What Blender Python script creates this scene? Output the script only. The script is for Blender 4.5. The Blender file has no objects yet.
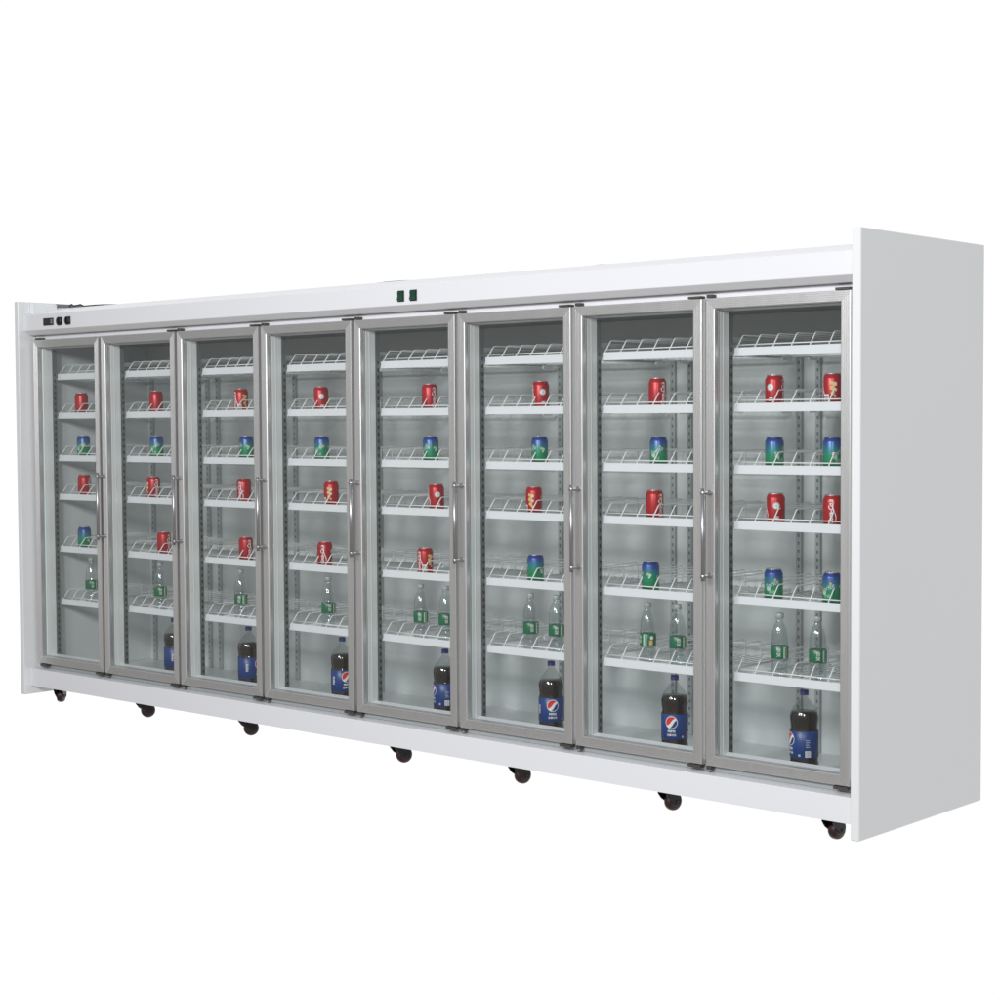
import bpy, math, random
from mathutils import Vector, Matrix
random.seed(7)
scene = bpy.context.scene
COL = scene.collection
PI = math.pi

# ------------------------------------------------------------------ dimensions
W = 0.598            # width of one door bay (metres)
GROUND = -0.190      # castor treads, door bottoms are near z = 0
Y_BACK = 0.71        # inside face of the back wall
SHELF_Z = [1.484, 1.287, 1.070, 0.872, 0.605, 0.334]   # top of the shelf lips
CAM = Vector((7.8568, -5.0919, 1.2279))

# ------------------------------------------------------------------ materials
def new_mat(name):
    m = bpy.data.materials.new(name); m.use_nodes = True
    nt = m.node_tree
    return m, nt, nt.nodes['Principled BSDF']

def paint(name, col, rough=0.35, metal=0.0, noise=0.02, nscale=14.0, bump=0.0, bscale=120.0, coat=0.0, rnoise=0.06, stretch=None):
    m, nt, p = new_mat(name)
    tc = nt.nodes.new('ShaderNodeTexCoord')
    mp = nt.nodes.new('ShaderNodeMapping')
    if stretch: mp.inputs['Scale'].default_value = stretch
    nt.links.new(tc.outputs['Object'], mp.inputs['Vector'])
    nz = nt.nodes.new('ShaderNodeTexNoise'); nz.inputs['Scale'].default_value = nscale; nz.inputs['Detail'].default_value = 5
    nt.links.new(mp.outputs['Vector'], nz.inputs['Vector'])
    mix = nt.nodes.new('ShaderNodeMix'); mix.data_type = 'RGBA'
    mix.inputs['A'].default_value = tuple(max(0, c*(1-noise)) for c in col) + (1,)
    mix.inputs['B'].default_value = tuple(min(1, c*(1+noise)) for c in col) + (1,)
    nt.links.new(nz.outputs['Fac'], mix.inputs['Factor'])
    nt.links.new(mix.outputs['Result'], p.inputs['Base Color'])
    mr = nt.nodes.new('ShaderNodeMapRange')
    mr.inputs['To Min'].default_value = max(0.02, rough - rnoise); mr.inputs['To Max'].default_value = rough + rnoise
    nt.links.new(nz.outputs['Fac'], mr.inputs['Value'])
    nt.links.new(mr.outputs['Result'], p.inputs['Roughness'])
    p.inputs['Metallic'].default_value = metal
    p.inputs['Coat Weight'].default_value = coat
    if bump > 0:
        n2 = nt.nodes.new('ShaderNodeTexNoise'); n2.inputs['Scale'].default_value = bscale
        nt.links.new(mp.outputs['Vector'], n2.inputs['Vector'])
        b = nt.nodes.new('ShaderNodeBump'); b.inputs['Strength'].default_value = bump; b.inputs['Distance'].default_value = 0.002
        nt.links.new(n2.outputs['Fac'], b.inputs['Height'])
        nt.links.new(b.outputs['Normal'], p.inputs['Normal'])
    return m

def clear_film(name, tint, ior=1.45, rough=0.03, gain=1.0):
    """thin clear sheet: lets light straight through, mirrors by Fresnel"""
    m = bpy.data.materials.new(name); m.use_nodes = True
    nt = m.node_tree; nt.nodes.clear()
    out = nt.nodes.new('ShaderNodeOutputMaterial')
    tr = nt.nodes.new('ShaderNodeBsdfTransparent'); tr.inputs['Color'].default_value = tint + (1,)
    gl = nt.nodes.new('ShaderNodeBsdfGlossy'); gl.inputs['Roughness'].default_value = rough
    gl.inputs['Color'].default_value = (1, 1, 1, 1)
    fr = nt.nodes.new('ShaderNodeFresnel'); fr.inputs['IOR'].default_value = ior
    nz = nt.nodes.new('ShaderNodeTexNoise'); nz.inputs['Scale'].default_value = 9
    ml = nt.nodes.new('ShaderNodeMath'); ml.operation = 'MULTIPLY'; ml.inputs[1].default_value = gain
    mx = nt.nodes.new('ShaderNodeMixShader')
    b = nt.nodes.new('ShaderNodeBump'); b.inputs['Strength'].default_value = 0.03; b.inputs['Distance'].default_value = 0.002
    nt.links.new(nz.outputs['Fac'], b.inputs['Height']); nt.links.new(b.outputs['Normal'], gl.inputs['Normal'])
    ge = nt.nodes.new('ShaderNodeNewGeometry')          # both faces of the sheet mirror alike
    iv = nt.nodes.new('ShaderNodeMapRange'); iv.inputs['To Min'].default_value = ior; iv.inputs['To Max'].default_value = 1.0/ior
    nt.links.new(ge.outputs['Backfacing'], iv.inputs['Value']); nt.links.new(iv.outputs['Result'], fr.inputs['IOR'])
    nt.links.new(fr.outputs['Fac'], ml.inputs[0]); nt.links.new(ml.outputs[0], mx.inputs['Fac'])
    nt.links.new(tr.outputs[0], mx.inputs[1]); nt.links.new(gl.outputs[0], mx.inputs[2])
    nt.links.new(mx.outputs[0], out.inputs['Surface'])
    return m

M = {}
M['white'] = paint('white_powder_coat', (0.79, 0.80, 0.83), 0.30, noise=0.010, nscale=2.0, rnoise=0.03)
M['panel'] = paint('white_side_sheet', (0.79, 0.808, 0.812), 0.22, noise=0.018, nscale=1.6, rnoise=0.05, coat=0.25)
M['frame_white'] = paint('pale_grey_plastic', (0.82, 0.84, 0.83), 0.35, noise=0.03)
M['liner'] = paint('liner_sheet', (0.635, 0.665, 0.668), 0.32, bump=0.12, bscale=4.0, noise=0.03, nscale=3)
M['liner_floor_lit'] = paint('liner_floor_sheet_lit', (0.74, 0.77, 0.77), 0.32, noise=0.03, nscale=3)  # liner made paler, standing in for brighter light low in the cabinet
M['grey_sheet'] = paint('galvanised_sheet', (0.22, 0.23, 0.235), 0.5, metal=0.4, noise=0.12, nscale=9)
M['aluminium'] = paint('brushed_aluminium', (0.645, 0.645, 0.64), 0.36, metal=0.82, noise=0.02, nscale=30, stretch=(1, 1, 0.05))
M['chrome'] = paint('chrome', (0.52, 0.52, 0.53), 0.34, metal=1.0, noise=0.02, rnoise=0.03)
M['gasket'] = paint('grey_gasket', (0.34, 0.36, 0.36), 0.5)
M['upright'] = paint('grey_upright', (0.16, 0.18, 0.18), 0.45, metal=0.2, noise=0.05)
M['rear_upright'] = paint('grey_rear_upright', (0.40, 0.43, 0.435), 0.45, noise=0.05)
M['rear_slot'] = paint('rear_slot', (0.15, 0.165, 0.165), 0.7)
M['slot'] = paint('dark_slot', (0.02, 0.022, 0.022), 0.8)
M['wire'] = paint('white_wire', (0.86, 0.87, 0.87), 0.35)
M['hinge'] = paint('dark_hinge', (0.075, 0.068, 0.062), 0.45, metal=0.3)
M['black'] = paint('black_plastic', (0.012, 0.012, 0.013), 0.4)
M['display'] = paint('dark_display', (0.02, 0.02, 0.022), 0.2)
M['greenswitch'] = paint('green_switch', (0.006, 0.055, 0.03), 0.3)
M['fork'] = paint('caster_fork', (0.013, 0.012, 0.011), 0.4, metal=0.3)
M['tyre'] = paint('caster_tyre', (0.030, 0.010, 0.010), 0.42)
M['steel'] = paint('caster_steel', (0.35, 0.35, 0.34), 0.35, metal=0.9)
M['glass'] = clear_film('door_glass', (0.982, 0.994, 0.991), 1.42, 0.02)
M['pet'] = clear_film('clear_bottle_plastic', (0.90, 0.93, 0.93), 1.60, 0.09, 2.6)
M['petcola'] = clear_film('cola_bottle_plastic', (0.86, 0.88, 0.88), 1.45, 0.08, 1.5)
M['petwater'] = clear_film('bottle_water', (0.97, 0.985, 0.985), 1.2, 0.05)
M['red'] = paint('red_can_lacquer', (0.43, 0.010, 0.017), 0.32, metal=0.25, noise=0.05)
M['can_metal'] = paint('can_aluminium', (0.72, 0.72, 0.72), 0.3, metal=0.9)
M['white_ink'] = paint('white_ink', (0.82, 0.80, 0.78), 0.4)
M['silver_ink'] = paint('silver_ink', (0.55, 0.56, 0.56), 0.35, metal=0.3)
M['gold_ink'] = paint('gold_ink', (0.72, 0.45, 0.16), 0.4)
M['skin_ink'] = paint('cream_ink', (0.75, 0.55, 0.40), 0.4)
M['yellow_ink'] = paint('yellow_ink', (0.45, 0.50, 0.10), 0.4)
M['pale_green_ink'] = paint('pale_green_ink', (0.45, 0.66, 0.50), 0.4)
M['darkgreen_ink'] = paint('dark_green_ink', (0.004, 0.06, 0.025), 0.4)
M['logo_red'] = paint('logo_red', (0.66, 0.03, 0.035), 0.35)
M['logo_blue'] = paint('logo_blue', (0.012, 0.035, 0.20), 0.35)
M['label_blue'] = paint('label_blue', (0.011, 0.047, 0.205), 0.35, noise=0.06)
M['label_green'] = paint('label_green', (0.012, 0.145, 0.068), 0.35, noise=0.08)
M['cap_blue'] = paint('cap_blue', (0.045, 0.055, 0.24), 0.35)
M['cap_clear'] = paint('cap_pale', (0.40, 0.44, 0.44), 0.35)
M['cola'] = paint('dark_cola', (0.012, 0.006, 0.004), 0.10, rnoise=0.02)
M['cable'] = paint('black_cable', (0.015, 0.014, 0.014), 0.5)
M['redcable'] = paint('red_cable', (0.10, 0.02, 0.02), 0.5)

def gradient_can():
    m, nt, p = new_mat('blue_to_green_can_lacquer')
    tc = nt.nodes.new('ShaderNodeTexCoord'); sp = nt.nodes.new('ShaderNodeSeparateXYZ')
    nt.links.new(tc.outputs['Object'], sp.inputs[0])
    nz = nt.nodes.new('ShaderNodeTexNoise'); nz.inputs['Scale'].default_value = 55; nz.inputs['Detail'].default_value = 3
    nt.links.new(tc.outputs['Object'], nz.inputs['Vector'])
    ma = nt.nodes.new('ShaderNodeMath'); ma.operation = 'MULTIPLY_ADD'; ma.inputs[1].default_value = 0.022
    nt.links.new(nz.outputs['Fac'], ma.inputs[0]); nt.links.new(sp.outputs['Z'], ma.inputs[2])
    mr = nt.nodes.new('ShaderNodeMapRange'); mr.inputs['From Min'].default_value = 0.011; mr.inputs['From Max'].default_value = 0.126
    nt.links.new(ma.outputs[0], mr.inputs['Value'])
    cr = nt.nodes.new('ShaderNodeValToRGB')
    e = cr.color_ramp.elements
    e[0].position = 0.0; e[0].color = (0.008, 0.20, 0.07, 1)
    e[1].position = 1.0; e[1].color = (0.012, 0.026, 0.19, 1)
    for pos, c in ((0.42, (0.014, 0.27, 0.12, 1)), (0.60, (0.028, 0.22, 0.23, 1)), (0.80, (0.030, 0.085, 0.31, 1))):
        x = e.new(pos); x.color = c
    nt.links.new(mr.outputs['Result'], cr.inputs['Fac'])
    nt.links.new(cr.outputs['Color'], p.inputs['Base Color'])
    p.inputs['Roughness'].default_value = 0.3; p.inputs['Metallic'].default_value = 0.25
    return m
M['bluegreen'] = gradient_can()

# ------------------------------------------------------------------ mesh helpers
class MB:
    def __init__(s): s.v = []; s.f = []; s.m = []; s.s = []; s.mats = []
    def mi(s, mat):
        if mat not in s.mats: s.mats.append(mat)
        return s.mats.index(mat)
    def add(s, vs, fs, mat, smooth=False):
        o = len(s.v); s.v += [tuple(v) for v in vs]; i = s.mi(mat)
        for f in fs: s.f.append(tuple(o+k for k in f)); s.m.append(i); s.s.append(smooth)
    def box(s, x0, x1, y0, y1, z0, z1, mat, bev=0.0):
        if bev <= 0:
            vs = [(x, y, z) for x in (x0, x1) for y in (y0, y1) for z in (z0, z1)]
            s.add(vs, [(0,1,3,2),(4,6,7,5),(0,4,5,1),(2,3,7,6),(0,2,6,4),(1,5,7,3)], mat); return
        b = bev; vs = []; idx = {}
        for ix, x in enumerate((x0, x1)):
            for iy, y in enumerate((y0, y1)):
                for iz, z in enumerate((z0, z1)):
                    sx, sy, sz = (1, -1)[ix], (1, -1)[iy], (1, -1)[iz]
                    idx[ix,iy,iz,0] = len(vs); vs.append((x, y+sy*b, z+sz*b))
                    idx[ix,iy,iz,1] = len(vs); vs.append((x+sx*b, y, z+sz*b))
                    idx[ix,iy,iz,2] = len(vs); vs.append((x+sx*b, y+sy*b, z))
        I = idx; fs = []
        for a in (0, 1):
            fs.append([I[a,0,0,0],I[a,1,0,0],I[a,1,1,0],I[a,0,1,0]])
            fs.append([I[0,a,0,1],I[1,a,0,1],I[1,a,1,1],I[0,a,1,1]])
            fs.append([I[0,0,a,2],I[1,0,a,2],I[1,1,a,2],I[0,1,a,2]])
            for c in (0, 1):
                fs.append([I[a,c,0,0],I[a,c,1,0],I[a,c,1,1],I[a,c,0,1]])
                fs.append([I[a,0,c,0],I[a,1,c,0],I[a,1,c,2],I[a,0,c,2]])
                fs.append([I[0,a,c,1],I[1,a,c,1],I[1,a,c,2],I[0,a,c,2]])
                for d in (0, 1): fs.append([I[a,c,d,0],I[a,c,d,1],I[a,c,d,2]])
        s.add(vs, fs, mat)
    def tube(s, pts, r, mat, n=6, cap=True):
        pts = [Vector(p) for p in pts]; vs = []; fs = []
        for i, p in enumerate(pts):
            d = (pts[min(i+1, len(pts)-1)] - pts[max(i-1, 0)]).normalized()
            up = Vector((0, 0, 1)) if abs(d.z) < 0.9 else Vector((1, 0, 0))
            a = d.cross(up).normalized(); b = a.cross(d)
            for k in range(n):
                t = 2*PI*k/n; vs.append(p + a*(r*math.cos(t)) + b*(r*math.sin(t)))
        for i in range(len(pts)-1):
            for k in range(n):
                fs.append((i*n+k, i*n+(k+1) % n, (i+1)*n+(k+1) % n, (i+1)*n+k))
        if cap: fs += [tuple(range(n))[::-1], tuple(range((len(pts)-1)*n, len(pts)*n))]
        s.add(vs, fs, mat, n > 4)
    def lathe(s, prof, mat, n=28, axis='z', o=(0,0,0)):
        vs = []; fs = []
        for (r, h) in prof:
            for k in range(n):
                t = 2*PI*k/n; a, b = r*math.cos(t), r*math.sin(t)
                if axis == 'z': vs.append((o[0]+a, o[1]+b, o[2]+h))
                elif axis == 'x': vs.append((o[0]+h, o[1]+a, o[2]+b))
                else: vs.append((o[0]+a, o[1]+h, o[2]+b))
        for i in range(len(prof)-1):
            for k in range(n): fs.append((i*n+k, i*n+(k+1) % n, (i+1)*n+(k+1) % n, (i+1)*n+k))
        s.add(vs, fs, mat, True)
    def extrude_x(s, prof, x0, x1, mat):
        n = len(prof)
        vs = [(x0, y, z) for y, z in prof] + [(x1, y, z) for y, z in prof]
        fs = [(i, (i+1) % n, n+(i+1) % n, n+i) for i in range(n)] + [tuple(range(n))[::-1], tuple(range(n, 2*n))]
        s.add(vs, fs, mat)
    def mesh(s, name):
        me = bpy.data.meshes.new(name); me.from_pydata(s.v, [], s.f)
        for m in s.mats: me.materials.append(m)
        me.polygons.foreach_set('material_index', s.m); me.polygons.foreach_set('use_smooth', s.s)
        me.update()
        import bmesh
        bm = bmesh.new(); bm.from_mesh(me); bmesh.ops.recalc_face_normals(bm, faces=bm.faces); bm.to_mesh(me); bm.free()
        return me
    def build(s, name, parent=None, loc=(0,0,0)):
        return link(name, s.mesh(name), parent, loc)

def link(name, mesh, parent=None, loc=(0,0,0)):
    o = bpy.data.objects.new(name, mesh); COL.objects.link(o); o.location = loc
    if parent: o.parent = parent
    return o
def copy_child(src, parent, loc=None):
    c = src.copy(); COL.objects.link(c); c.parent = parent
    if loc is not None: c.location = loc
    return c
def copy_part(src, parent, loc=None):
    c = copy_child(src, parent, loc)
    for ch in list(src.children): copy_child(ch, c)
    return c
def empty(name, loc, label, cat, group=None):
    o = bpy.data.objects.new(name, None); COL.objects.link(o); o.location = loc
    o.empty_display_size = 0.05
    o['label'] = label; o['category'] = cat
    if group: o['group'] = group
    return o

# curved printing on cans and bottles: flat (s, z) artwork wound round radius r; angle 0 faces local -Y
def wound(s, z, r, a0): 
    a = a0 + s/r
    return (r*math.sin(a), -r*math.cos(a), z)
def patch(mb, cols, r, a0, zc, mat):
    """cols: list of (s, zlow, zhigh) -> strip of curved quads"""
    vs = []; fs = []
    for (sx, lo, hi) in cols: vs += [wound(sx, zc+lo, r, a0), wound(sx, zc+hi, r, a0)]
    for i in range(len(cols)-1): fs.append((2*i, 2*i+2, 2*i+3, 2*i+1))
    mb.add(vs, fs, mat)
def rect(mb, s0, s1, z0, z1, r, a0, mat, n=5):
    patch(mb, [(s0+(s1-s0)*i/n, z0, z1) for i in range(n+1)], r, a0, 0, mat)
def disc(mb, rad, r, a0, zc, mat, n=16, sx=1.0, off=0.0):
    c = []
    for i in range(n+1):
        t = PI - PI*i/n; c.append((off+rad*sx*math.cos(t), -rad*math.sin(t)-1e-6, rad*math.sin(t)+1e-6))
    patch(mb, c, r, a0, zc, mat)
def text(mb, body, size, r, a0, zc, mat, vertical=False, shear=0.0, tilt=0.0, bold=0.0, xs=1.0):
    cu = bpy.data.curves.new('lettering', 'FONT'); cu.body = body; cu.size = size; cu.shear = shear; cu.offset = bold
    cu.align_x = 'CENTER'; cu.align_y = 'CENTER'; cu.resolution_u = 3
    ob = bpy.data.objects.new('lettering', cu); COL.objects.link(ob)
    dg = bpy.context.evaluated_depsgraph_get(); dg.update()
    me = bpy.data.meshes.new_from_object(ob.evaluated_get(dg))
    vs = []
    for v in me.vertices:
        x, y = v.co.x*xs, v.co.y
        if vertical: x, y = -y, x
        c, s_ = math.cos(tilt), math.sin(tilt)
        x, y = x*c - y*s_, x*s_ + y*c
        vs.append(wound(x, zc+y, r, a0))
    mb.add(vs, [tuple(p.vertices) for p in me.polygons], mat)
    bpy.data.objects.remove(ob); bpy.data.meshes.remove(me); bpy.data.curves.remove(cu)

# ------------------------------------------------------------------ the refrigerator
fridge = empty('display_refrigerator', (0, 0, 0), 'long white eight door glass fronted drinks refrigerator on small dark casters', 'refrigerator')
XL, XR = 0.0212, 4.835                      # inner faces of the two end panels

def end_panel(x0, x1, label):
    mb = MB(); mb.box(x0, x1, -0.0713, 0.771, -0.1475, 1.846, M['panel'], 0.0025)
    o = mb.build('side_panel', fridge); o['label'] = label
    return o
end_panel(XR, XR+0.0332, 'broad white side panel facing the viewer')
lp = end_panel(XL-0.0332, XL, 'narrow inward facing white side panel')
mb = MB(); mb.box(XL+0.0005, XL+0.004, 0.15, 0.75, 1.826, 1.843, M['grey_sheet']); mb.build('inner_sheet', lp)
mb = MB(); mb.box(XL+0.0005, XL+0.02, -0.0, 0.145, 1.70, 1.838, M['panel'], 0.001); mb.build('corner_post', lp)

# header with a sloped top and a bevelled underside
mb = MB()
YH = -0.041
mb.extrude_x([(YH, 1.700), (YH+0.001, 1.698), (-0.007, 1.677), (0.30, 1.677), (0.30, 1.812), (0.14, 1.8165), (-0.02, 1.783), (YH+0.001, 1.7775), (YH, 1.7755)], XL+0.001, XR-0.001, M['white'])
header = mb.build('header_panel', fridge)
mb = MB(); mb.box(XL+0.001, XR-0.001, 0.3015, 0.765, 1.66, 1.810, M['grey_sheet']); mb.build('roof', fridge)
def on_header(name, x0, x1, z0, z1, fn):
    mb = MB(); fn(mb, x0, x1, z0, z1); return mb.build(name, header)
def knob(mb, x0, x1, z0, z1):
    cx, cz = (x0+x1)/2, (z0+z1)/2; hw, hz = (x1-x0)/2, (z1-z0)/2
    mb.box(x0, x1, YH-0.003, YH-0.0005, z0, z1, M['black'], 0.001)
    mb.lathe([(0.0001, -0.012), (hw*0.8, -0.012), (hw*0.92, -0.009), (hw*0.92, -0.003)], M['black'], 18, 'y', (cx, YH, cz))
    mb.box(cx-0.0025, cx+0.0025, YH-0.020, YH-0.0122, cz-hz*0.75, cz+hz*0.75, M['black'], 0.0008)
def rocker(mb, x0, x1, z0, z1):
    cz = (z0+z1)/2
    mb.box(x0, x1, YH-0.004, YH-0.0005, z0, z1, M['black'], 0.0012)
    vs = []
    a, b = x0+0.004, x1-0.004
    prof = [(YH-0.0042, z0+0.004), (YH-0.012, z0+0.006), (YH-0.0075, cz), (YH-0.009, z1-0.006), (YH-0.0042, z1-0.004)]
    mb.extrude_x(prof, a, b, M['greenswitch'])
def display(mb, x0, x1, z0, z1):
    mb.box(x0, x1, YH-0.006, YH-0.0005, z0, z1, M['black'], 0.0015)
    mb.box(x0+0.006, x1-0.022, YH-0.0075, YH-0.0062, z0+0.008, z1-0.007, M['display'])
    for i in range(2):
        for j in range(2):
            mb.box(x1-0.018+i*0.008, x1-0.013+i*0.008, YH-0.0078, YH-0.0062, z0+0.009+j*0.011, z0+0.016+j*0.011, M['gasket'])
on_header('temperature_display', 0.205, 0.290, 1.718, 1.754, display)
on_header('control_knob', 0.320, 0.366, 1.715, 1.755, knob)
on_header('control_knob', 0.392, 0.436, 1.715, 1.755, knob)
on_header('rocker_switch', 2.720, 2.757, 1.712, 1.757, rocker)
on_header('rocker_switch', 2.790, 2.829, 1.712, 1.757, rocker)

# base, sill and rear
mb = MB()
mb.extrude_x([(-0.038, -0.103), (-0.038, -0.0165), (-0.0365, -0.015), (0.078, -0.013), (0.078, -0.05), (0.74, -0.05), (0.74, -0.10), (-0.020, -0.10), (-0.020, -0.103)], XL+0.001, XR-0.001, M['white'])
mb.build('base_panel', fridge)
mb = MB(); mb.extrude_x([(0.0280, -0.0125), (0.0280, 0.0385), (0.0295, 0.0400), (0.0770, 0.0525), (0.0800, 0.0500), (0.0800, -0.0125)], XL+0.001, XR-0.001, M['white']); mb.box(XL+0.001, XR-0.001, 0.0255, 0.0278, -0.0125, 0.026, M['gasket']); mb.build('sill', fridge)  # top tilted to catch light; grey strip paints the shade under the doors
mb = MB(); mb.box(XL+0.001, XR-0.001, 0.0280, 0.110, 1.612, 1.6765, M['white'], 0.002); mb.build('top_rail', fridge)
mb = MB(); mb.box(XL+0.001, XR-0.001, Y_BACK, 0.765, -0.048, 1.659, M['liner']); mb.build('back_wall', fridge)
mb = MB(); mb.box(XL+0.001, XR-0.001, 0.1105, Y_BACK-0.0005, 1.640, 1.676, M['grey_sheet']); mb.build('ceiling_panel', fridge)  # dark sheet chosen to deepen the shade above the top shelves
mb = MB(); mb.box(XL+0.001, XR-0.001, 0.0805, Y_BACK-0.0005, -0.0495, -0.043, M['liner_floor_lit']); mb.build('floor_panel', fridge)
for x0, x1 in ((XL+0.0005, XL+0.012), (XR-0.012, XR-0.0005)):
    mb = MB(); mb.box(x0, x1, 0.1105, Y_BACK-0.001, -0.042, 1.639, M['liner']); mb.build('end_wall', fridge)

# mullions between the bays
mb = MB()
mb.box(-0.0355, 0.0610, 0.0280, 0.088, 0.0405, 1.6115, M['frame_white'], 0.003)
mb.box(-0.0365, 0.0620, 0.050, 0.0535, 0.0405, 1.6115, M['frame_white'])
mul = None
for k in range(0, 9):
    if k == 0:
        m2 = MB(); m2.box(XL+0.0125, 0.080, 0.0280, 0.088, 0.0405, 1.6115, M['frame_white'], 0.003); m2.build('mullion', fridge)
    elif k == 8:
        m2 = MB(); m2.box(8*W-0.0355, XR-0.0125, 0.0280, 0.088, 0.0405, 1.6115, M['frame_white'], 0.003); m2.build('mullion', fridge)
    elif mul is None: mul = mb.build('mullion', fridge, (k*W, 0, 0))
    else: copy_child(mul, fridge, (k*W, 0, 0))

# slotted uprights (front pair faces the bay, rear pair stands on the back wall)
mb = MB()
mb.box(-0.004, 0.004, 0, 0.022, -0.042, 1.605, M['upright'])
z = 0.0
while z < 1.48:
    mb.box(-0.0046, 0.0046, 0.008, 0.016, z, z+0.014, M['slot']); z += 0.030
fu = None
for k in range(0, 9):
    for sx in (-1, 1):
        if (k == 0 and sx < 0) or (k == 8 and sx > 0): continue
        x = k*W + (0.0570 if sx > 0 else -0.0315)
        if k == 0: x = 0.0755
        if fu is None: fu = mb.build('shelf_upright', fridge, (x, 0.0885, 0))
        else: copy_child(fu, fridge, (x, 0.0885, 0))
mb = MB()
mb.box(-0.011, 0.011, -0.015, 0, -0.042, 1.50, M['rear_upright'])
z = 0.0
while z < 1.48:
    mb.box(-0.0035, 0.0035, -0.0156, -0.010, z, z+0.012, M['rear_slot']); z += 0.030
bu = None
for k in range(0, 9):
    for sx in (-1, 1):
        if (k == 0 and sx < 0) or (k == 8 and sx > 0): continue
        x = k*W + sx*0.042
        if k == 0: x = 0.085
        if bu is None: bu = mb.build('shelf_upright', fridge, (x, Y_BACK-0.0005, 0)); bu['label'] = 'slotted upright on the back wall'
        else: copy_child(bu, fridge, (x, Y_BACK-0.0005, 0))

# wire shelves: deck with a white lip, and the bent wires that part the lanes
SW = 0.494
def shelf_meshes(n_lane=7):
    deck = MB(); zt = -0.018
    for i in range(17):
        x = 0.004 + (SW-0.008)*i/16
        deck.tube([(x, 0.006, zt), (x, 0.50, zt)], 0.0018, M['wire'], 5)
    for y in (0.012, 0.13, 0.25, 0.37, 0.495):
        deck.tube([(0.0, y, zt-0.0045), (SW, y, zt-0.0045)], 0.0028, M['wire'], 6)
    for x in (0.002, SW-0.002):
        deck.tube([(x, 0.006, zt-0.004), (x, 0.50, zt-0.004)], 0.003, M['wire'], 6)
    for x0, x1 in ((-0.009, -0.001), (SW+0.001, SW+0.009)):       # hook brackets at the ends
        deck.box(x0, x1, 0.002, 0.06, -0.033, -0.020, M['wire'], 0.001)
        deck.box(x0, x1, 0.49, 0.55, -0.033, -0.020, M['wire'], 0.001)
    rail = MB(); rail.box(0, SW, 0, 0.003, -0.031, 0, M['white'], 0.0008)
    rail.box(0, SW, 0.0032, 0.010, -0.0045, -0.0015, M['white'])
    g = MB()
    for i in range(n_lane):
        x = 0.006 + i*0.0785
        g.tube([(x, 0.006, -0.004), (x, 0.042, 0.041), (x, 0.047, 0.044), (x, 0.055, 0.045), (x, 0.485, 0.045), (x, 0.495, 0.040), (x, 0.495, -0.018)], 0.0024, M['wire'], 6)
    g.tube([(0.003, 0.0125, 0.0095), (SW-0.003, 0.0125, 0.0095)], 0.0024, M['wire'], 6)
    g.tube([(0.003, 0.497, 0.030), (SW-0.003, 0.497, 0.030)], 0.0024, M['wire'], 6)
    return deck.mesh('shelf'), rail.mesh('shelf_lip'), g.mesh('lane_divider')
dm, rm, gm = shelf_meshes()
shelf0 = None
for k in range(8):
    x = k*W + (0.0625 if k else 0.081)
    for zi, zt in enumerate(SHELF_Z):
        tilt = random.uniform(-0.0022, 0.0022)
        if shelf0 is None:
            shelf0 = link('shelf', dm, fridge); link('shelf_lip', rm, shelf0); link('lane_divider', gm, shelf0); s = shelf0
        else: s = copy_part(shelf0, fridge)
        s.location = (x, 0.116, zt + random.uniform(-0.0012, 0.0012)); s.rotation_euler = (0, tilt, 0)
        if k == 0: s.scale = (0.955, 1, 1)

# doors
DZ0, DZ1 = 0.011, 1.653
def frame_mesh(w):
    prof = [(0.0, 0.022), (0.0, 0.0020), (0.0006, 0.0006), (0.0022, 0.0)]
    u = 0.0060
    while u < 0.030:
        prof += [(u, 0.0), (u+0.001, 0.0016), (u+0.0026, 0.0016), (u+0.0036, 0.0)]; u += 0.0072
    prof += [(0.0345, 0.0), (0.0372, 0.002), (0.0380, 0.006), (0.0380, 0.022)]
    vs = []; fs = []; n = len(prof)
    for (u, y) in prof: vs += [(u, y, DZ0+u), (w-u, y, DZ0+u), (w-u, y, DZ1-u), (u, y, DZ1-u)]
    for i in range(n):
        j = (i+1) % n
        for c in range(4):
            d = (c+1) % 4; fs.append((i*4+c, i*4+d, j*4+d, j*4+c))
    mb = MB(); mb.add(vs, fs, M['aluminium']); return mb.mesh('door')
def glass_mesh(w):
    mb = MB(); mb.box(0.0375, w-0.0375, 0.0090, 0.0140, DZ0+0.0375, DZ1-0.0375, M['glass']); return mb.mesh('glass_pane')
def gasket_mesh(w):
    a, b = 0.010, 0.0395
    mb = MB()
    mb.box(a, b, 0.0225, 0.0275, DZ0+a, DZ1-a, M['gasket']); mb.box(w-b, w-a, 0.0225, 0.0275, DZ0+a, DZ1-a, M['gasket'])
    mb.box(b, w-b, 0.0225, 0.0275, DZ0+a, DZ0+b, M['gasket']); mb.box(b, w-b, 0.0225, 0.0275, DZ1-b, DZ1-a, M['gasket'])
    return mb.mesh('gasket')
hm = MB()      # upright bar handle on two stand-offs
HZ0, HZ1 = 0.683, 0.975
for z in (HZ0, HZ1):
    hm.lathe([(0.0001, 0.0), (0.0095, 0.0), (0.0095, -0.004), (0.0065, -0.006), (0.0065, -0.036), (0.009, -0.038), (0.009, -0.047), (0.006, -0.050), (0.0001, -0.050)], M['chrome'], 16, 'y', (0.019, -0.0005, z))
hm.tube([(0.019, -0.043, HZ0-0.016), (0.019, -0.043, HZ1+0.016)], 0.0072, M['chrome'], 12)
hm = hm.mesh('door_handle')
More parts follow.
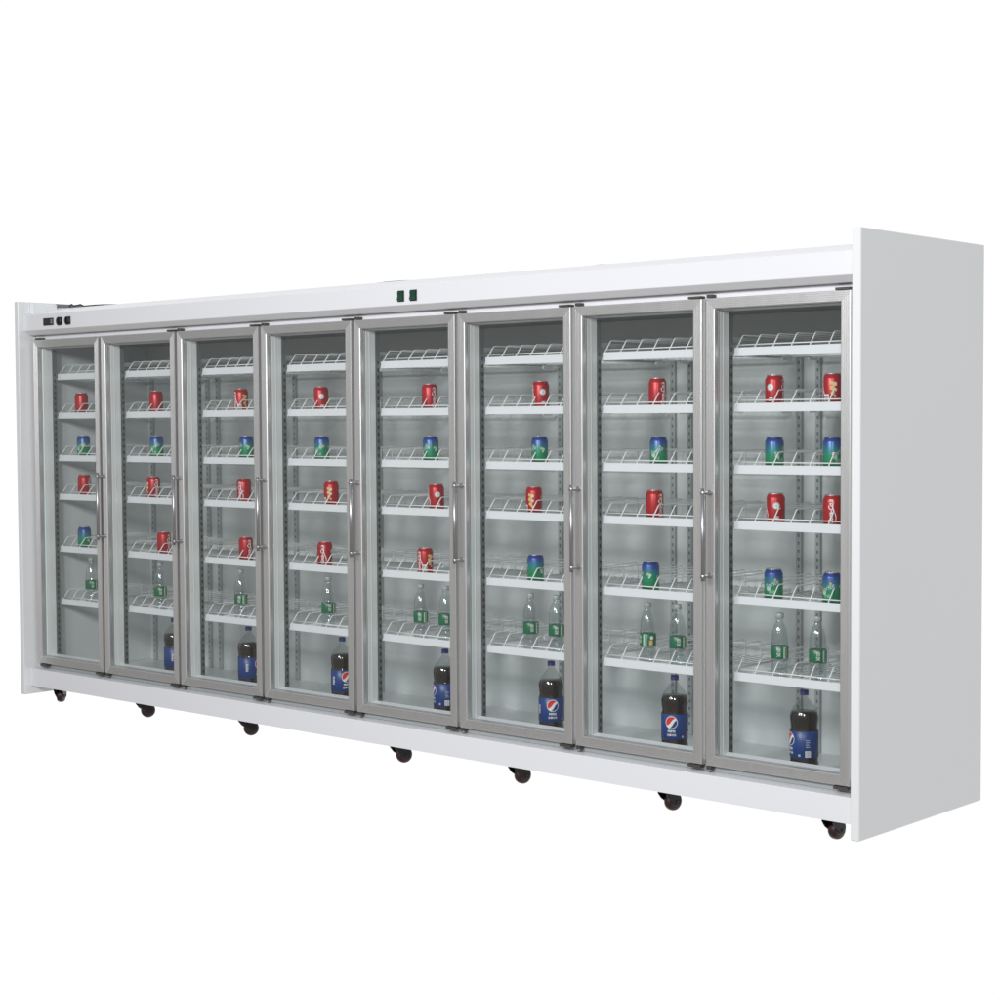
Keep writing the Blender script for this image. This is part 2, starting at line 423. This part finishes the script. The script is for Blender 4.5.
def hinge_mesh(kind):
    mb = MB()
    if kind == 'top_long': mb.box(-0.062, -0.004, 0.004, 0.030, 1.6545, 1.663, M['hinge'], 0.001); mb.box(-0.03, -0.006, 0.0, 0.004, 1.655, 1.660, M['hinge'])
    if kind == 'top_short': mb.box(0.002, 0.026, 0.002, 0.030, 1.6545, 1.666, M['hinge'], 0.001)
    if kind == 'low_long': mb.box(-0.060, -0.004, -0.004, 0.024, -0.002, 0.0085, M['hinge'], 0.001)
    if kind == 'low_short':
        mb.box(0.0, 0.022, 0.000, 0.024, -0.003, 0.0095, M['hinge'], 0.001)
        mb.lathe([(0.0001, -0.011), (0.007, -0.0108), (0.0085, -0.008), (0.0085, -0.002)], M['steel'], 14, 'z', (0.012, 0.006, 0.0))
    return mb.mesh('hinge')
HM = {k: hinge_mesh(k) for k in ('top_long', 'top_short', 'low_long', 'low_short')}
std = (frame_mesh(W-0.0175), glass_mesh(W-0.0175), gasket_mesh(W-0.0175))
d1w = W+0.004-0.038
first = (frame_mesh(d1w), glass_mesh(d1w), gasket_mesh(d1w))
for k in range(8):
    fm, gl, ga = std if k else first
    x = k*W+0.0215 if k else 0.038; w = W-0.0175 if k else d1w
    d = link('door', fm, fridge, (x, 0, 0))
    link('glass_pane', gl, d); link('gasket', ga, d)
    if k: link('door_handle', hm, d)
    if k == 0:
        link('hinge', HM['top_long'], d, (0.075, 0, 0)); link('hinge', HM['low_long'], d, (0.085, 0, 0))
    elif k == 1:
        link('hinge', HM['low_short'], d)
    else:
        link('hinge', HM['top_short'], d); link('hinge', HM['low_short'], d)
    if k: link('hinge', HM['top_long'], d, (w, 0, 0))
    link('hinge', HM['low_long'], d, (w, 0, 0))

# casters
def caster_parts():
    f = MB()
    f.box(-0.040, 0.040, -0.046, 0.042, -0.1085, -0.1038, M['fork'], 0.001)
    f.lathe([(0.020, -0.118), (0.020, -0.1085)], M['steel'], 16, 'z')
    for sx in (-1, 1):
        prof = [(-0.036, -0.112), (0.030, -0.112), (0.038, -0.150), (0.031, -0.166), (0.012, -0.166), (-0.020, -0.144), (-0.036, -0.124)]
        x0 = sx*0.0205; f.extrude_x(prof, min(x0, x0+sx*0.003), max(x0, x0+sx*0.003), M['fork'])
    f.box(-0.0235, 0.0235, -0.028, 0.026, -0.1195, -0.1155, M['fork'])
    f.lathe([(0.0001, -0.026), (0.006, -0.026), (0.006, 0.026), (0.0001, 0.026)], M['fork'], 10, 'x', (0, 0.018, -0.1555))
    w = MB(); R = 0.0345
    w.lathe([(0.0001, -0.0185), (R-0.014, -0.0185), (R-0.006, -0.0165), (R-0.002, -0.012), (R, -0.005), (R, 0.005), (R-0.002, 0.012), (R-0.006, 0.0165), (R-0.014, 0.0185), (0.0001, 0.0185)], M['tyre'], 28, 'x', (0, 0.018, -0.1555))
    return f.mesh('caster'), w.mesh('wheel')
cf, cw = caster_parts()
c0 = None
for x, ang in ((0.148, 40), (0.857, -18), (1.627, -22), (2.614, -16), (3.275, -12), (4.006, -10), (4.695, -4)):
    if c0 is None: c0 = link('caster', cf, fridge); link('wheel', cw, c0); c = c0
    else: c = copy_part(c0, fridge)
    c.location = (x, 0.055, 0); c.rotation_euler = (0, 0, math.radians(ang))

# ------------------------------------------------------------------ drinks
ORD = ['first', 'second', 'third', 'fourth', 'fifth', 'sixth', 'seventh', 'last']
ROWS = ['top', 'second', 'third', 'fourth', 'fifth', 'sixth']
def face_camera(x, y): return math.atan2(CAM.x-x, -(CAM.y-y))
def copy_thing(src, name_loc, rz):
    c = src.copy(); COL.objects.link(c); c.location = name_loc; c.rotation_euler = (0, 0, rz)
    for ch in list(src.children):
        d = copy_child(ch, c)
        for g in list(ch.children): copy_child(g, d)
    return c

CR = 0.0330
CAN_PROF = [(0.0001, 0.004), (0.021, 0.004), (0.0235, 0.0), (0.0262, 0.0015), (0.031, 0.008), (CR-0.0006, 0.0115), (CR, 0.014), (CR, 0.097), (CR-0.0008, 0.100), (0.0300, 0.1055), (0.0272, 0.1105), (0.0268, 0.1125)]
def can_lid():
    mb = MB()
    mb.lathe([(0.0268, 0.1125), (0.0277, 0.1135), (0.0277, 0.1150), (0.0262, 0.1155), (0.0252, 0.1140), (0.0245, 0.1105), (0.0001, 0.1108)], M['can_metal'], 28)
    mb.box(-0.006, 0.006, -0.012, 0.006, 0.1112, 0.1125, M['can_metal'], 0.0005)
    return mb.mesh('can_lid')
LID = can_lid()
RP = CR+0.00035
def swash(mb, s0, s1, zf, wid, r, a0, mat, n=16):
    patch(mb, [(s0+(s1-s0)*i/n, zf(i/n)-wid*math.sin(PI*i/n)*0.5-1e-5, zf(i/n)+wid*math.sin(PI*i/n)*0.5+1e-5) for i in range(n+1)], r, a0, 0, mat)
def make_red_can(plain=False):
    root = empty('soda_can', (0, 0, 0), 'red soda can', 'can', 'red soda cans on the wire shelves')
    mb = MB(); mb.lathe(CAN_PROF, M['red'], 32); body = mb.build('can_body', root)
    link('can_lid', LID, root)
    t = MB()
    for a in ((PI*0.9,) if plain else (0, PI)):               # running script, read upwards, with ribbon beside it
        text(t, 'Coca-Cola', 0.0225, RP, a, 0.056, M['white_ink'], vertical=True, shear=0.35, bold=0.0006, xs=0.88)
        swash_z = [(0.012+0.0016*math.sin(6*i/18.0), 0.016+0.078*i/18.0) for i in range(19)]
        vs = []; fs = []
        for i, (sx, zz) in enumerate(swash_z):
            w = 0.0018*math.sin(PI*i/18.0)+0.0002; off = 0.004*math.sin(2*PI*i/18.0)
            vs += [wound(sx+off-w, zz, RP, a), wound(sx+off+w, zz, RP, a)]
        for i in range(18): fs.append((2*i, 2*i+1, 2*i+3, 2*i+2))
        t.add(vs, fs, M['white_ink'])
    t.build('lettering', body)
    if plain: return root
    e = MB()
    disc(e, 0.0125, RP, PI/2, 0.072, M['silver_ink']); disc(e, 0.0085, RP+0.0002, PI/2, 0.072, M['white_ink']); disc(e, 0.004, RP+0.0004, PI/2, 0.072, M['silver_ink'])
    rect(e, -0.008, 0.010, 0.024, 0.030, RP, PI/2, M['white_ink']); rect(e, -0.004, 0.010, 0.032, 0.035, RP, PI/2, M['white_ink'])
    # gold festive figure
    for (s, z, rr, m) in ((-0.006, 0.083, 0.0065, 'gold_ink'), (0.005, 0.079, 0.0075, 'skin_ink'), (-0.004, 0.066, 0.0085, 'gold_ink'), (0.006, 0.060, 0.006, 'skin_ink'), (-0.002, 0.048, 0.0075, 'gold_ink'), (0.005, 0.038, 0.005, 'gold_ink')):
        disc(e, rr, RP+0.0001*len(m)-0.0004, 3*PI/2, z, M[m], 12, off=s)
    # bar code panel low on the can
    rect(e, -0.010, 0.010, 0.016, 0.044, RP, 5*PI/4, M['white_ink'])
    for i in range(7): rect(e, -0.008+i*0.0024, -0.0068+i*0.0024, 0.020, 0.040, RP+0.0002, 5*PI/4, M['black'], 1)
    e.build('printed_emblem', body)
    return root
def make_green_can():
    root = empty('soda_can', (0, 0, 0), 'blue and green soda can', 'can', 'blue and green soda cans on the wire shelves')
    mb = MB(); mb.lathe(CAN_PROF, M['bluegreen'], 32); body = mb.build('can_body', root)
    link('can_lid', LID, root)
    t = MB()
    for a in (0, PI):
        text(t, 'Sprite', 0.0225, RP+0.0002, a, 0.062, M['silver_ink'], tilt=0.42, shear=0.25, bold=0.0005)
        disc(t, 0.008, RP, a, 0.047, M['pale_green_ink'], 12, off=-0.012); disc(t, 0.0045, RP+0.0001, a, 0.078, M['yellow_ink'], 10, off=0.013)
        text(t, '雪碧', 0.012, RP+0.0002, a, 0.035, M['pale_green_ink'])
    for (s, z, rr, m) in ((-0.004, 0.068, 0.0055, 'yellow_ink'), (0.004, 0.064, 0.006, 'pale_green_ink'), (0.001, 0.056, 0.004, 'pale_green_ink')):
        disc(t, rr, RP, PI/2, z, M[m], 12, off=s)
    t.build('lettering', body)
    return root

SCRIPT, EMB, GOLD, CODE, PLAIN = 0.0, PI/2, 3*PI/2, 5*PI/4, PI*0.72
LOOK = {SCRIPT: 'white script', EMB: 'pale round emblem', GOLD: 'gold figure', CODE: 'white printed panel', PLAIN: 'plain red side'}
def D(a): return math.radians(a)
# bay, shelf row, x in the bay, feature turned to the viewer, offset, which of a pair
reds = [
 (1, 1, .186, PLAIN, D(60), ''), (1, 3, .201, PLAIN, D(20), ''),
 (2, 1, .211, PLAIN, D(75), ''), (2, 3, .181, SCRIPT, D(25), ''), (2, 4, .258, PLAIN, D(10), ''),
 (3, 1, .256, CODE, D(-12), ''), (3, 3, .270, PLAIN, D(-70), ''), (3, 4, .279, PLAIN, D(-5), ''),
 (4, 1, .207, EMB, D(5), ''), (4, 3, .269, GOLD, D(-15), ''), (4, 4, .223, SCRIPT, D(-20), ''),
 (5, 1, .281, PLAIN, D(0), ''), (5, 3, .315, EMB, D(10), ''), (5, 4, .248, GOLD, D(40), ''),
 (6, 1, .294, EMB, D(15), ''), (6, 3, .257, GOLD, D(-22), ''),
 (7, 1, .269, PLAIN, D(5), ''), (7, 3, .255, PLAIN, D(8), ''),
 (8, 1, .185, EMB, D(-28), 'left'), (8, 1, .421, GOLD, D(5), 'right'), (8, 3, .190, EMB, D(5), 'left'), (8, 3, .422, SCRIPT, D(-10), 'right')]
greens = [(1, 2, .198, D(-30), ''), (1, 4, .194, D(60), ''), (2, 2, .210, D(-20), ''), (3, 2, .291, D(-80), ''), (4, 2, .210, D(-25), ''),
 (5, 2, .285, D(-55), ''), (6, 2, .287, D(-70), ''), (6, 4, .263, D(70), ''), (7, 2, .274, D(-15), ''), (7, 4, .235, D(-100), ''),
 (8, 2, .185, D(40), 'left'), (8, 2, .421, D(35), 'right'), (8, 4, .182, D(-12), 'left'), (8, 4, .420, D(-30), 'right')]
DECK = -0.0163
def where(bay, row): return f'{ROWS[row]} shelf down behind the {ORD[bay-1]} door'
srcs = {}
for bay, row, xx, feat, off, side in reds:
    x = (bay-1)*W + xx; y = 0.185
    rz = face_camera(x, y) - feat + off
    loc = (x, y, SHELF_Z[row]+DECK)
    kind = feat == PLAIN
    src = srcs.get(kind)
    if src is None: src = srcs[kind] = make_red_can(kind); o = src; o.location = loc; o.rotation_euler = (0, 0, rz)
    else: o = copy_thing(src, loc, rz)
    o['label'] = (f'{side} red can, ' if side else 'red can, ') + f'{LOOK[feat]} out, {where(bay, row)}'
src = None
for bay, row, xx, off, side in greens:
    x = (bay-1)*W + xx; y = 0.185
    rz = face_camera(x, y) + off
    loc = (x, y, SHELF_Z[row]+DECK)
    if src is None: src = make_green_can(); o = src; o.location = loc; o.rotation_euler = (0, 0, rz)
    else: o = copy_thing(src, loc, rz)
    o['label'] = (f'{side} ' if side else '') + f'blue topped green can on {where(bay, row)}'

# clear water bottles
def make_water():
    root = empty('water_bottle', (0, 0, 0), 'clear water bottle', 'bottle', 'clear water bottles with green labels')
    prof = [(0.0001, 0.006), (0.016, 0.004), (0.024, 0.0), (0.0285, 0.002), (0.0310, 0.010), (0.0310, 0.022), (0.0292, 0.026), (0.0310, 0.030), (0.0310, 0.042), (0.0292, 0.046), (0.0310, 0.050), (0.0312, 0.062)]
    prof += [(0.0306, 0.064), (0.0306, 0.114), (0.0312, 0.116), (0.0312, 0.126), (0.0296, 0.130), (0.0308, 0.134), (0.0292, 0.139), (0.0302, 0.144), (0.0284, 0.150), (0.0288, 0.156), (0.0266, 0.163), (0.0262, 0.169), (0.0220, 0.184), (0.0155, 0.198), (0.0128, 0.203), (0.0128, 0.209), (0.0148, 0.210), (0.0148, 0.2125), (0.0120, 0.2132)]
    mb = MB(); mb.lathe(prof, M['pet'], 32); b = mb.build('bottle_body', root)
    w = MB(); w.lathe([(0.0001, 0.0075), (0.0280, 0.0085), (0.0296, 0.014), (0.0296, 0.024), (0.0283, 0.026), (0.0296, 0.030), (0.0296, 0.128), (0.0290, 0.146), (0.0262, 0.163), (0.0210, 0.183), (0.0190, 0.188), (0.0001, 0.188)], M['petwater'], 24); w.build('water', b)
    l = MB(); l.lathe([(0.0308, 0.0695), (0.0312, 0.0700), (0.0312, 0.1135), (0.0308, 0.114)], M['label_green'], 32); lab = l.build('label', root)
    t = MB(); r = 0.0315
    for a in (0, PI):
        text(t, '怡', 0.016, r, a-0.16, 0.1005, M['white_ink'], bold=0.0001); text(t, '宝', 0.016, r, a-0.16, 0.0835, M['white_ink'], bold=0.0002)
        rect(t, 0.012, 0.026, 0.0715, 0.112, r, a, M['pale_green_ink']); rect(t, 0.0185, 0.0235, 0.0745, 0.109, r+0.0002, a, M['darkgreen_ink'])
        for i in range(4): rect(t, 0.016, 0.022, 0.078+i*0.0075, 0.0805+i*0.0075, r+0.0004, a, M['pale_green_ink'])
    rect(t, -0.014, 0.0, 0.0715, 0.090, r, PI/2, M['gold_ink']); disc(t, 0.007, r, PI/2, 0.099, M['white_ink'], 12, off=-0.004)
    t.build('lettering', lab)
    c = MB(); c.lathe([(0.0001, 0.2295), (0.0125, 0.2295), (0.0138, 0.2285), (0.0140, 0.2135), (0.0132, 0.2132)], M['cap_clear'], 24); c.build('bottle_cap', root)
    return root
waters = [(1, .242, 20, ''), (2, .816, 12, ''), (3, 1.429, -8, ''), (4, 2.031, 20, ''), (5, 2.607, 0, 'left'), (5, 2.753, 15, 'right'), (6, 3.222, 18, 'left'), (6, 3.355, 10, 'right'),
          (7, 3.806, -55, 'left'), (7, 3.945, 15, 'right'), (8, 4.391, 2, 'left'), (8, 4.547, 12, 'right')]
src = None
for bay, x, off, side in waters:
    y = 0.19; rz = face_camera(x, y) + D(off); loc = (x, y, SHELF_Z[5]+DECK)
    if src is None: src = make_water(); o = src; o.location = loc; o.rotation_euler = (0, 0, rz)
    else: o = copy_thing(src, loc, rz)
    o['label'] = (f'{side} of two clear green labelled bottles' if side else 'lone clear green labelled bottle') + f' on bottom shelf behind the {ORD[bay-1]} door'

# two litre cola bottles on the cabinet floor
def make_cola():
    root = empty('cola_bottle', (0, 0, 0), 'large cola bottle', 'bottle', 'large cola bottles on the cabinet floor')
    R = 0.0515
    def shell(inset):
        return [(0.0001, 0.010), (0.030, 0.004), (0.040, 0.0), (0.0475-inset, 0.006), (R-inset, 0.020), (R-inset, 0.074), (R-0.0015-inset, 0.078), (R-0.0015-inset, 0.186), (R-0.002-inset, 0.189),
                (R-0.0040-inset, 0.196), (R-0.0015-inset, 0.212), (R-inset, 0.226), (R-0.0005-inset, 0.237), (R-0.003-inset, 0.246)]
    top = [(0.0455, 0.255), (0.0402, 0.266), (0.0325, 0.276), (0.0235, 0.287), (0.0165, 0.295), (0.0128, 0.299), (0.0128, 0.3045), (0.0165, 0.3050), (0.0165, 0.3075), (0.0130, 0.3080)]
    mb = MB(); mb.lathe(shell(0) + top, M['petcola'], 40); b = mb.build('bottle_body', root)
    q = MB(); q.lathe([(0.0001, 0.011)] + shell(0.0012)[3:] + [(0.0455, 0.2505), (0.0001, 0.2510)], M['cola'], 40); q.build('cola', b)
    l = MB(); rl = R+0.0004
    l.lathe([(R-0.0014, 0.0915), (rl-0.0012, 0.0920), (rl-0.0012, 0.1850), (R-0.0014, 0.1855)], M['label_blue'], 40); lab = l.build('label', root)
    t = MB(); r = rl-0.0008; rr = 0.0235; zc = 0.1560
    disc(t, rr, r, 0, zc, M['white_ink'], 28)
    g = rr*0.90; n = 28; red = []; blue = []
    tl = 0.5
    c, s_ = math.cos(tl), math.sin(tl)
    def curved(poly_top, poly_bot, mat):
        vs = []; fs = []
        for (x, y0), (_, y1) in zip(poly_bot, poly_top):
            for y in (y0, y1): vs.append(wound(x*c-y*s_, zc + x*s_+y*c, r+0.0003, 0))
        for i in range(len(poly_bot)-1): fs.append((2*i, 2*i+2, 2*i+3, 2*i+1))
        t.add(vs, fs, mat)
    xs = [-g*math.cos(PI*i/n) for i in range(n+1)]
    def circ(x): return math.sqrt(max(0.0, g*g-x*x))
    def w1(x): return 0.12*g + 0.22*g*math.sin(x/g*2.2)
    def w2(x): return -0.38*g + 0.30*g*math.sin(x/g*2.0-0.3)
    curved([(x, circ(x)) for x in xs], [(x, max(-circ(x), min(circ(x), w1(x)))) for x in xs], M['logo_red'])
    curved([(x, max(-circ(x), min(circ(x), w2(x)))) for x in xs], [(x, -circ(x)) for x in xs], M['logo_blue'])
    text(t, 'PEPSI', 0.0118, r, 0, 0.1225, M['white_ink'], bold=0.0004, xs=1.1)
    text(t, '百事可乐', 0.0092, r, 0, 0.1080, M['white_ink'], bold=0.0002)
    # nutrition and bar code panel round the side
    rect(t, -0.010, 0.010, 0.096, 0.118, r, 1.45, M['white_ink'])
    for i in range(6): rect(t, -0.0085, 0.0085, 0.0985+i*0.0032, 0.0998+i*0.0032, r+0.0002, 1.45, M['label_blue'], 2)
    rect(t, -0.004, 0.004, 0.098, 0.106, r, 0.85, M['silver_ink'], 2)
    for i in range(5): rect(t, -0.008, 0.008-0.002*(i % 3), 0.130+i*0.006, 0.132+i*0.006, r, 1.45, M['silver_ink'], 2)
    text(t, 'PEPSI', 0.016, r, -1.2, 0.140, M['white_ink'], vertical=True, bold=0.0004)
    t.build('lettering', lab)
    k = MB(); k.lathe([(0.0001, 0.3265), (0.0135, 0.3262), (0.0150, 0.3245), (0.0152, 0.3090), (0.0145, 0.3082)], M['cap_blue'], 24); k.build('bottle_cap', root)
    return root
colas = [(2, .907, 60), (3, 1.468, 60), (4, 2.107, 22), (5, 2.737, -75), (6, 3.319, 6), (7, 3.923, -14), (8, 4.486, -68)]
src = None
for bay, x, off in colas:
    y = 0.20; rz = face_camera(x, y) + D(off); loc = (x, y, -0.0428)
    if src is None: src = make_cola(); o = src; o.location = loc; o.rotation_euler = (0, 0, rz)
    else: o = copy_thing(src, loc, rz)
    o['label'] = f'large dark cola bottle with blue label on the cabinet floor behind the {ORD[bay-1]} door'

# ------------------------------------------------------------------ loose cables on the roof
def cable(pts, r, mat, label):
    mb = MB(); mb.tube(pts, r, mat, 8); o = mb.build('power_cable')
    o['label'] = label; o['category'] = 'cable'; o['group'] = 'cables lying on the cabinet top'
    return o
cable([(0.03, 0.30, 1.819), (0.06, 0.22, 1.824), (0.10, 0.18, 1.832), (0.137, 0.17, 1.8365), (0.150, 0.17, 1.827), (0.18, 0.17, 1.829), (0.214, 0.17, 1.832), (0.242, 0.17, 1.822), (0.27, 0.172, 1.8225), (0.30, 0.175, 1.823), (0.38, 0.18, 1.8225), (0.47, 0.20, 1.820), (0.55, 0.26, 1.818)], 0.0042, M['cable'],
      'tangled black cable on the cabinet top beside the far left end panel')
cable([(2.25, 0.24, 1.8165), (2.345, 0.175, 1.8165), (2.44, 0.165, 1.8175), (2.53, 0.165, 1.8175), (2.61, 0.18, 1.8165), (2.70, 0.25, 1.8165)], 0.0035, M['cable'],
      'thin black cable lying on the cabinet top above the green switches')
cable([(3.50, 0.22, 1.8165), (3.56, 0.17, 1.8165), (3.60, 0.165, 1.8172), (3.65, 0.175, 1.8167), (3.71, 0.23, 1.8165)], 0.0032, M['redcable'],
      'short dark red cable on the cabinet top above the sixth door')

# ------------------------------------------------------------------ camera
yaw, pitch, roll = 0.73729, -0.04419, -0.005655
fwd = Vector((-math.sin(yaw)*math.cos(pitch), math.cos(yaw)*math.cos(pitch), math.sin(pitch)))
right = Vector((math.cos(yaw), math.sin(yaw), 0)); up = right.cross(fwd)
c, s = math.cos(roll), math.sin(roll)
r2 = right*c + up*s; u2 = up*c - right*s
cd = bpy.data.cameras.new('camera'); cam = bpy.data.objects.new('camera', cd); COL.objects.link(cam)
cam.matrix_world = Matrix(((r2.x, u2.x, -fwd.x, CAM.x), (r2.y, u2.y, -fwd.y, CAM.y), (r2.z, u2.z, -fwd.z, CAM.z), (0, 0, 0, 1)))
cd.sensor_width = 36; cd.lens = 1.77512*36; cd.clip_start = 0.05; cd.clip_end = 200
scene.camera = cam

# ------------------------------------------------------------------ studio light
def area(name, loc, target, sx, sy, power, col=(1, 1, 1)):
    l = bpy.data.lights.new(name, 'AREA'); l.shape = 'RECTANGLE'; l.size = sx; l.size_y = sy; l.energy = power; l.color = col
    o = bpy.data.objects.new(name, l); COL.objects.link(o); o.location = loc
    o.rotation_euler = (Vector(target)-Vector(loc)).to_track_quat('-Z', 'Y').to_euler()
area('studio_softbox', (3.1, -6.2, 3.05), (2.9, 0, 1.0), 0.9, 1.0, 104, (0.98, 0.985, 1.0))
area('studio_softbox', (5.0, -6.4, 3.05), (3.7, 0, 1.0), 0.9, 1.0, 208, (0.98, 0.985, 1.0))

area('studio_softbox', (8.4, -5.8, 3.0), (4.5, 0, 0.9), 1.0, 1.0, 112, (0.98, 0.985, 1.0))

# white studio backdrop all round the far side, dim studio with a brownish floor on the near side
w = bpy.data.worlds.new('World'); scene.world = w; w.use_nodes = True
nt = w.node_tree; bg = nt.nodes['Background']
tc = nt.nodes.new('ShaderNodeTexCoord'); sp = nt.nodes.new('ShaderNodeSeparateXYZ')
nt.links.new(tc.outputs['Generated'], sp.inputs[0])
my = nt.nodes.new('ShaderNodeMapRange'); my.interpolation_type = 'SMOOTHSTEP'
my.inputs['From Min'].default_value = -0.10; my.inputs['From Max'].default_value = 0.08
nt.links.new(sp.outputs['Y'], my.inputs['Value'])
mz = nt.nodes.new('ShaderNodeMapRange'); mz.interpolation_type = 'SMOOTHSTEP'
mz.inputs['From Min'].default_value = -0.12; mz.inputs['From Max'].default_value = 0.10
nt.links.new(sp.outputs['Z'], mz.inputs['Value'])
near = nt.nodes.new('ShaderNodeMix'); near.data_type = 'RGBA'
near.inputs['A'].default_value = (0.27, 0.25, 0.232, 1); near.inputs['B'].default_value = (0.37, 0.375, 0.385, 1)
nt.links.new(mz.outputs['Result'], near.inputs['Factor'])
side = nt.nodes.new('ShaderNodeMix'); side.data_type = 'RGBA'      # grey glow added on the right to light the side panel
side.inputs['B'].default_value = (0.62, 0.64, 0.65, 1)
nt.links.new(near.outputs['Result'], side.inputs['A']); nt.links.new(my.outputs['Result'], side.inputs['Factor'])
allm = nt.nodes.new('ShaderNodeMix'); allm.data_type = 'RGBA'
allm.inputs['B'].default_value = (1.03, 1.03, 1.03, 1)
nt.links.new(side.outputs['Result'], allm.inputs['A'])
mx = nt.nodes.new('ShaderNodeMapRange'); mx.interpolation_type = 'SMOOTHSTEP'
mx.inputs['From Min'].default_value = 0.40; mx.inputs['From Max'].default_value = 0.75
mx.inputs['To Min'].default_value = 1.0; mx.inputs['To Max'].default_value = 0.0
nt.links.new(sp.outputs['X'], mx.inputs['Value'])
mm = nt.nodes.new('ShaderNodeMath'); mm.operation = 'MULTIPLY'
nt.links.new(my.outputs['Result'], mm.inputs[0]); nt.links.new(mx.outputs['Result'], mm.inputs[1])
nt.links.new(mm.outputs[0], allm.inputs['Factor'])
nt.links.new(allm.outputs['Result'], bg.inputs['Color']); bg.inputs['Strength'].default_value = 1.0

# ------------------------------------------------------------------ render settings
vs = scene.view_settings
vs.view_transform = 'Standard'; vs.look = 'None'; vs.gamma = 1.0; vs.exposure = 0.0; vs.use_curve_mapping = False
scene.cycles.transparent_max_bounces = 32
scene.cycles.max_bounces = 10
